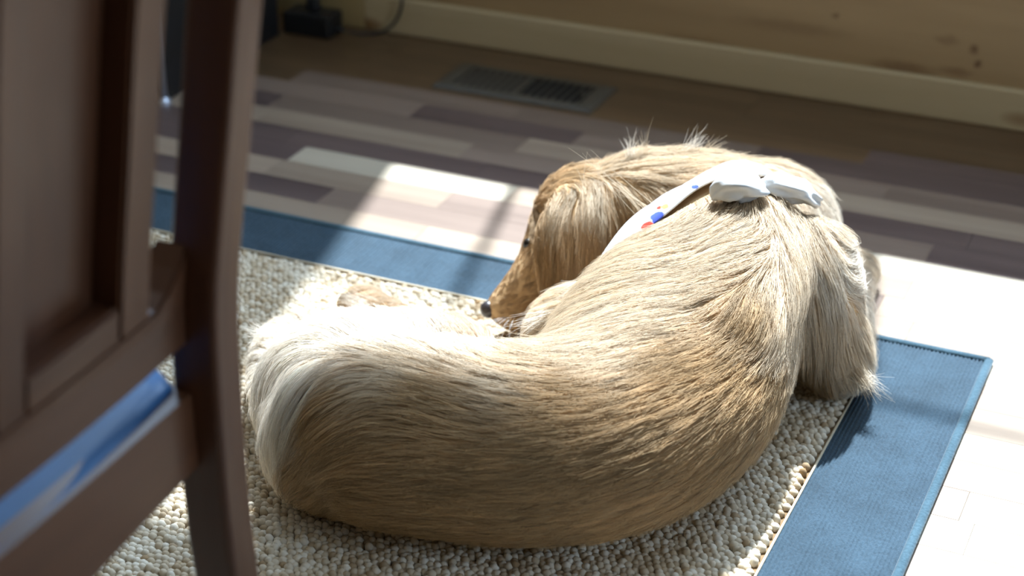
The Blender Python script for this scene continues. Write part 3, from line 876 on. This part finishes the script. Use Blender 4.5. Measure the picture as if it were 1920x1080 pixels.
def sample_surface(n):
    a, b, c = VCO[TRI[:, 0]], VCO[TRI[:, 1]], VCO[TRI[:, 2]]
    ar = np.linalg.norm(np.cross(b - a, c - a), axis=1)
    nz = (VNO[TRI].mean(1))[:, 2]
    ar = ar * np.where((a[:, 2] < 0.018) | ((nz < -0.75)), 0.02, 1.0)
    t = rng.choice(len(TRI), n, p=ar / ar.sum())
    u, v = rng.random(n), rng.random(n)
    fl = u + v > 1; u[fl], v[fl] = 1 - u[fl], 1 - v[fl]
    w = np.stack([1 - u - v, u, v], 1)
    def mix(A): return (A[TRI[t]] * w.reshape(-1, 3, *([1] * (A.ndim - 1)))).sum(1)
    nn = mix(VNO); nn /= np.linalg.norm(nn, axis=1, keepdims=True)
    return mix(VCO), nn, mix(FLOW), mix(FLEN), mix(FLIFT), mix(FCOL)


def grow_parents(n):
    P, NN, FL, LL, LF, CC = sample_surface(n)
    LL = LL * rng.uniform(0.75, 1.25, n)
    side = np.cross(NN, FL)
    FL = FL + side * rng.normal(0, 0.09, (n, 1)); FL /= np.linalg.norm(FL, axis=1, keepdims=True) + 1e-9
    path = np.zeros((n, KP, 3))
    for i in range(n):
        p = Vector(P[i]); path[i, 0] = p
        d = Vector(FL[i]); step = LL[i] / (KP - 1)
        lift = LF[i]; n0 = Vector(NN[i])
        q = p.copy(); h = 0.0
        for k in range(1, KP):
            s = k / (KP - 1)
            q = q + d * step
            hit, nr, fi, _ = BVH.find_nearest(q)
            if hit is None: break
            h = LL[i] * lift * (s * (1.35 - 0.5 * s))
            free = 0.35 * s * s                         # tips leave the body instead of hugging it
            surf = hit + nr * h
            if (q - hit).dot(nr) < 0: free = 0
            q2 = surf.lerp(q, free)
            if q2.z < 0.016: q2.z = 0.016
            path[i, k] = q2
            f = Vector(FLOW[TRI[fi][0]])
            d = (d * 0.6 + f * 0.4); d = d - nr * d.dot(nr)
            d.z -= 0.10 * s
            if d.length > 1e-6: d.normalize()
            q = hit + nr * max(0.0, (q - hit).dot(nr)) * free
    return P, NN, LL, CC, path


NP, NCH = 14000, 180000
PP, PN, PL, PC, PATH = grow_parents(NP)
# keep the coat off the bandana's path and the eye
kd = KDTree(NP)
for i in range(NP): kd.insert(PP[i], i)
kd.balance()
C, CN, CF, CL, CLF, CCOL = sample_surface(NCH)
near = np.empty(NCH, int)
for i in range(NCH):
    best = None
    for co_, j, dist in kd.find_n(C[i], 3):
        if float(PN[j] @ CN[i]) > 0.3: best = j; break
    near[i] = best if best is not None else kd.find(C[i])[1]
off = C - PP[near]
s = np.linspace(0, 1, KP)[None, :, None]
clump = rng.uniform(0.45, 0.95, (NP, 1, 1))[near]
lenf = rng.uniform(0.70, 1.08, (NCH, 1, 1))
rel = PATH[near] - PATH[near][:, :1]
# shorten by resampling along the parent
sidx = np.clip(s[..., 0] * lenf[:, :, 0], 0, 1) * (KP - 1)
i0 = np.minimum(sidx.astype(int), KP - 2); fr = (sidx - i0)[..., None]
ar_ = np.arange(NCH)[:, None]
rel = rel[ar_, i0] * (1 - fr) + rel[ar_, i0 + 1] * fr
pos = PP[near][:, None] + rel + off[:, None] * (1 - clump * s ** 1.4)
wob = rng.normal(0, 1, (NCH, 1, 3)) * 0.0020 * s + rng.normal(0, 1, (NCH, 1, 3)) * 0.0014 * np.sin(s * 5 + rng.uniform(0, 6, (NCH, 1, 1)))
pos = pos + wob * np.clip(PL[near][:, None, None] / 0.05, 0.1, 1.3) * s
pos[:, 0] = C - CN * 0.001
pos[..., 2] = np.maximum(pos[..., 2], 0.016)
ccol = 0.5 * CCOL + 0.5 * PC[near]
ccol = ccol * rng.normal(1.0, 0.14, (NP, 1))[near] * rng.normal(1.0, 0.10, (NCH, 1))
keep = np.ones(NCH, bool)
dn = (C - np.array(NC)) @ np.array(NAX)
rad = np.linalg.norm(C - np.array(NC), axis=1)
BAND_W = 0.038
keep &= ~((dn < BAND_W * 0.9) & (dn > -BAND_W * 0.8) & (rad < 0.16) & (CN[:, 2] > -0.2))
dt = (pos[:, -1] - np.array(NC)) @ np.array(NAX)
cross = (rad < 0.19) & (((dn >= BAND_W * 0.8) & (dt < BAND_W * 0.8)) | ((dn <= -BAND_W * 0.55) & (dt > -BAND_W * 0.3)))
keep &= ~(cross & (rng.random(NCH) < 0.9))
pos, ccol, PLn = pos[keep], np.clip(ccol[keep], 0, 1), PL[near][keep]


def strands(name, pos, col, r0, r1, parent, mat):
    n, k, _ = pos.shape
    cv = bpy.data.hair_curves.new(name)
    cv.add_curves([k] * n)
    cv.attributes['position'].data.foreach_set('vector', pos.reshape(-1).astype(np.float32))
    ra = cv.attributes.get('radius') or cv.attributes.new('radius', 'FLOAT', 'POINT')
    t = np.linspace(0, 1, k)
    ra.data.foreach_set('value', np.tile(r0 + (r1 - r0) * t ** 1.5, n).astype(np.float32))
    ca = cv.attributes.new('fur_color', 'FLOAT_COLOR', 'CURVE')
    ca.data.foreach_set('color', np.concatenate([col, np.ones((n, 1))], 1).reshape(-1).astype(np.float32))
    cv.materials.append(mat)
    o = bpy.data.objects.new(name, cv); COL.objects.link(o); o.parent = parent
    return o


tag(strands('coat', pos, ccol, 0.00030, 0.00007, dog, M['fur']), kind='stuff')

# --- bandana: a folded printed kerchief round the neck, knotted on top
def cloth_mat():
    m, nt, b = new_mat('printed_cotton')
    tc = N(nt, 'ShaderNodeTexCoord')
    nz = N(nt, 'ShaderNodeTexNoise', i_Scale=90.0, i_Detail=2.0)
    nt.links.new(tc.outputs['Object'], nz.inputs['Vector'])
    ds = N(nt, 'ShaderNodeVectorMath', operation='SCALE'); ds.inputs['Scale'].default_value = 0.006
    nt.links.new(nz.outputs['Color'], ds.inputs[0])
    wv = N(nt, 'ShaderNodeVectorMath', operation='ADD')
    nt.links.new(tc.outputs['Object'], wv.inputs[0]); nt.links.new(ds.outputs[0], wv.inputs[1])
    cur = None
    base = (0.62, 0.615, 0.60)
    for c, r, colr in SPOTS:
        dist = N(nt, 'ShaderNodeVectorMath', operation='DISTANCE'); dist.inputs[1].default_value = tuple(Vector(c) + Vector((0.003, 0.003, 0.003)))
        nt.links.new(wv.outputs[0], dist.inputs[0])
        rr = ramp(nt, [(0.0, (1, 1, 1)), (0.5, (0, 0, 0))])
        mr = N(nt, 'ShaderNodeMapRange'); mr.inputs['From Min'].default_value = r * 0.9; mr.inputs['From Max'].default_value = r * 1.1
        mr.inputs['To Min'].default_value = 1.0; mr.inputs['To Max'].default_value = 0.0
        nt.links.new(dist.outputs['Value'], mr.inputs['Value'])
        mx = N(nt, 'ShaderNodeMix', data_type='RGBA')
        nt.links.new(mr.outputs[0], mx.inputs['Factor'])
        if cur is None: mx.inputs['A'].default_value = (*base, 1)
        else: nt.links.new(cur, mx.inputs['A'])
        mx.inputs['B'].default_value = (*colr, 1)
        cur = mx.outputs['Result']
        nt.nodes.remove(rr)
    nt.links.new(cur, b.inputs['Base Color'])
    b.inputs['Roughness'].default_value = 0.85; b.inputs['Specular IOR Level'].default_value = 0.15
    return m


e1 = Vector((0, 0, 1)).cross(NAX).normalized()
e2 = NAX.cross(e1).normalized()
if e2.z < 0: e2 = -e2
NT, NW = 72, 7
bm = bmesh.new(); grid = []
rads = np.zeros((NT, NW))
for i in range(NT):
    th = 2 * math.pi * i / NT
    d = e1 * math.cos(th) + e2 * math.sin(th)
    for j in range(NW):
        o_ = NC + NAX * (j / (NW - 1) - 0.5) * 2 * BAND_W * 0.85
        h = BVH.ray_cast(o_, d)
        rads[i, j] = min(0.135, (h[0] - o_).length if h[0] is not None else 0.12)
for _ in range(4): rads = 0.5 * rads + 0.25 * (np.roll(rads, 1, 0) + np.roll(rads, -1, 0))
for i in range(NT):
    th = 2 * math.pi * i / NT
    d = e1 * math.cos(th) + e2 * math.sin(th)
    row = []
    for j in range(NW):
        v = j / (NW - 1) - 0.5
        o_ = NC + NAX * v * 2 * BAND_W * (0.85 + 0.12 * math.sin(3 * th))
        rr = rads[i, j] + 0.017 + 0.018 * (0.5 + v) * max(0.0, math.cos(th)) ** 1.5 - 0.004 + 0.004 * (1 - 4 * v * v) + 0.0018 * math.sin(j * 2.2 + th * 5)
        p = o_ + d * rr
        p.z = max(p.z, 0.02)
        row.append(bm.verts.new(p))
    grid.append(row)
for i in range(NT):
    for j in range(NW - 1):
        bm.faces.new((grid[i][j], grid[(i + 1) % NT][j], grid[(i + 1) % NT][j + 1], grid[i][j + 1]))
bmesh.ops.recalc_face_normals(bm, faces=bm.faces[:])
bmesh.ops.solidify(bm, geom=bm.faces[:], thickness=0.003)
band_me = mesh_of(bm, 'bandana', True)


def surf(px, py, lift):
    h = BVH.ray_cast(CAMV, ray(px, py).normalized())
    return (h[0] + h[1] * lift) if h[0] is not None else None


def on_band(px, py):
    t = BVHTree.FromPolygons([v.co for v in band_me.vertices], [p.vertices for p in band_me.polygons])
    h = t.ray_cast(CAMV, ray(px, py).normalized())
    return h[0]
RED, BLUE, YEL, PINK = (0.70, 0.05, 0.03), (0.06, 0.09, 0.42), (0.72, 0.52, 0.10), (0.75, 0.30, 0.42)
SPOTS = []
for px, py, r, colr in ((1213, 424, .009, RED), (1219, 436, .009, RED), (1240, 420, .010, BLUE), (1233, 414, .007, BLUE), (1246, 409, .004, RED), (1256, 405, .005, YEL), (1229, 436, .005, YEL), (1222, 450, .004, YEL), (1307, 370, .005, BLUE), (1290, 395, .004, YEL)):
    p = on_band(px, py)
    if p is None: p = surf(px, py, 0.015)
    if p is not None: SPOTS.append((p[:], r, colr))


def lobe(name, st, fold, seed):
    P = spline(st, 6); n = len(P)
    b = bmesh.new()
    sweep_bm([Vector(p[:3]) for p in P], [p[3] for p in P], [p[4] for p in P], 24, bm=b)
    b.verts.ensure_lookup_table()
    r_ = random.Random(seed)
    for k, v in enumerate(b.verts):
        i, a = divmod(k, 24)
        c = Vector(P[i][:3]); d = v.co - c
        v.co = c + d * (1 + fold * math.sin(a * 2 * math.pi / 24 * 4 + i * 0.35 + seed) + 0.7 * fold * math.sin(a * 2 * math.pi / 24 * 7 - i * 0.2) + r_.uniform(-.04, .04))
    return mesh_of(b, name, True)


def LP(px, py, z, a, b): return (*at(px, py, z), a, b)
KZ = 0.0
knot_me = lobe('knot', [LP(1336, 372, .295, .006, .004), LP(1352, 356, .308, .018, .014), LP(1382, 346, .316, .028, .018), LP(1410, 350, .312, .024, .014), LP(1430, 354, .302, .006, .005)], 0.17, 1)
end_me = lobe('loose_end', [LP(1420, 348, .302, .006, .005), LP(1448, 346, .302, .016, .012), LP(1478, 353, .295, .023, .015), LP(1504, 362, .284, .024, .013), LP(1526, 374, .272, .020, .008)], 0.19, 2)
for px, py, z, r, colr in ((1480, 341, .29, .006, PINK), (1432, 346, .29, .007, PINK), (1362, 366, .29, .005, BLUE), (1350, 362, .295, .004, (0.02, 0.03, 0.06))):
    SPOTS.append((at(px, py, z)[:], r, colr))
M['cloth'] = cloth_mat()
band = link('bandana', band_me, dog, M['cloth']); band['label'] = 'white bandana printed with red, blue and yellow spots'
link('knot', knot_me, band, M['cloth']); link('loose_end', end_me, band, M['cloth'])

# --- nose, eye, whiskers
def ball(name, c, r, mat, rot=None):
    b = bmesh.new()
    bmesh.ops.create_icosphere(b, subdivisions=3, radius=1.0, matrix=Matrix.Translation(c) @ (rot.to_4x4() if rot else Matrix()) @ Matrix.Diagonal((*r, 1)))
    return link(name, mesh_of(b, name, True), dog, mat)
ball('nose', at(916, 580, .054), (.012, .012, .013), M['nose'])
ball('eye', at(991, 458, .142), (.008, .008, .009), M['eye'])
wp = []
for k in range(10):
    p = at(950 + 4 * (k % 5), 588 + 6 * (k // 5), .05)
    d = Vector((-0.35 + 0.12 * (k % 5), -0.6, -0.1 + 0.25 * (k // 5))).normalized()
    wp.append([(p + d * 0.045 * t + Vector((0, 0, -0.012 * t * t)))[:] for t in np.linspace(0, 1, KP)])
tag(strands('whiskers', np.array(wp), np.full((10, 3), 0.85), 0.00035, 0.0001, dog, M['fur']), kind='stuff')

# --- stray tufts standing off the neck, the elbow and the flank
tp, tcol = [], []
trng = np.random.default_rng(11)
for x0, y0, x1, y1, n_, spread, colr in ((1182, 300, 1178, 244, 26, 6, PALE), (1206, 298, 1204, 247, 18, 5, CREAM), (1285, 292, 1316, 242, 40, 10, PALE), (1310, 292, 1350, 262, 26, 8, CREAM), (1385, 335, 1398, 300, 22, 8, PALE),
                                         (1398, 338, 1444, 312, 22, 7, PALE), (1610, 700, 1650, 722, 60, 14, PALE), (1600, 690, 1644, 742, 60, 14, CREAM), (1130, 300, 1095, 285, 16, 12, CREAM), (560, 840, 600, 845, 40, 8, PALE),
                                         (1040, 590, 965, 608, 60, 26, PALE), (1070, 560, 1000, 590, 50, 24, PALE), (1110, 525, 1040, 545, 40, 18, PALE), (520, 640, 462, 602, 60, 16, PALE), (690, 575, 640, 545, 50, 16, PALE)):
    h = BVH.ray_cast(CAMV, ray(x0, y0).normalized())
    if h[0] is None:
        near_ = BVH.find_nearest(CAMV + ray(x0, y0).normalized() * 2.35); hp = near_[0]
    else: hp = h[0]
    dep = (hp - CAMV).length
    for _ in range(n_):
        a_ = CAMV + ray(x0 + trng.normal(0, spread), y0 + trng.normal(0, spread * 0.6)).normalized() * dep
        sp = trng.normal(0, 1, 2) * 9
        b_ = CAMV + ray(x1 + sp[0], y1 + sp[1]).normalized() * (dep - 0.01 + trng.normal(0, 0.008))
        a_ = BVH.find_nearest(a_)[0]
        d_ = (b_ - a_) * trng.uniform(0.55, 1.1)
        bend = Vector(trng.normal(0, 0.006, 3)) + Vector((0, 0, -0.006))
        pts_ = [a_ + d_ * t + bend * t * t for t in np.linspace(0, 1, KP)]
        tp.append([(p.x, p.y, max(p.z, 0.016)) for p in pts_]); tcol.append(np.array(colr) * trng.normal(1, 0.06))
tag(strands('tufts', np.array(tp), np.clip(np.array(tcol), 0, 1), 0.00030, 0.00006, dog, M['fur']), kind='stuff')
for px, py, z_, r_ in ((1613, 512, .034, .010), (1606, 528, .028, .007), (1619, 500, .040, .006)):
    ball('paw_pad', at(px, py, z_), (r_, r_, r_), M['pad'])
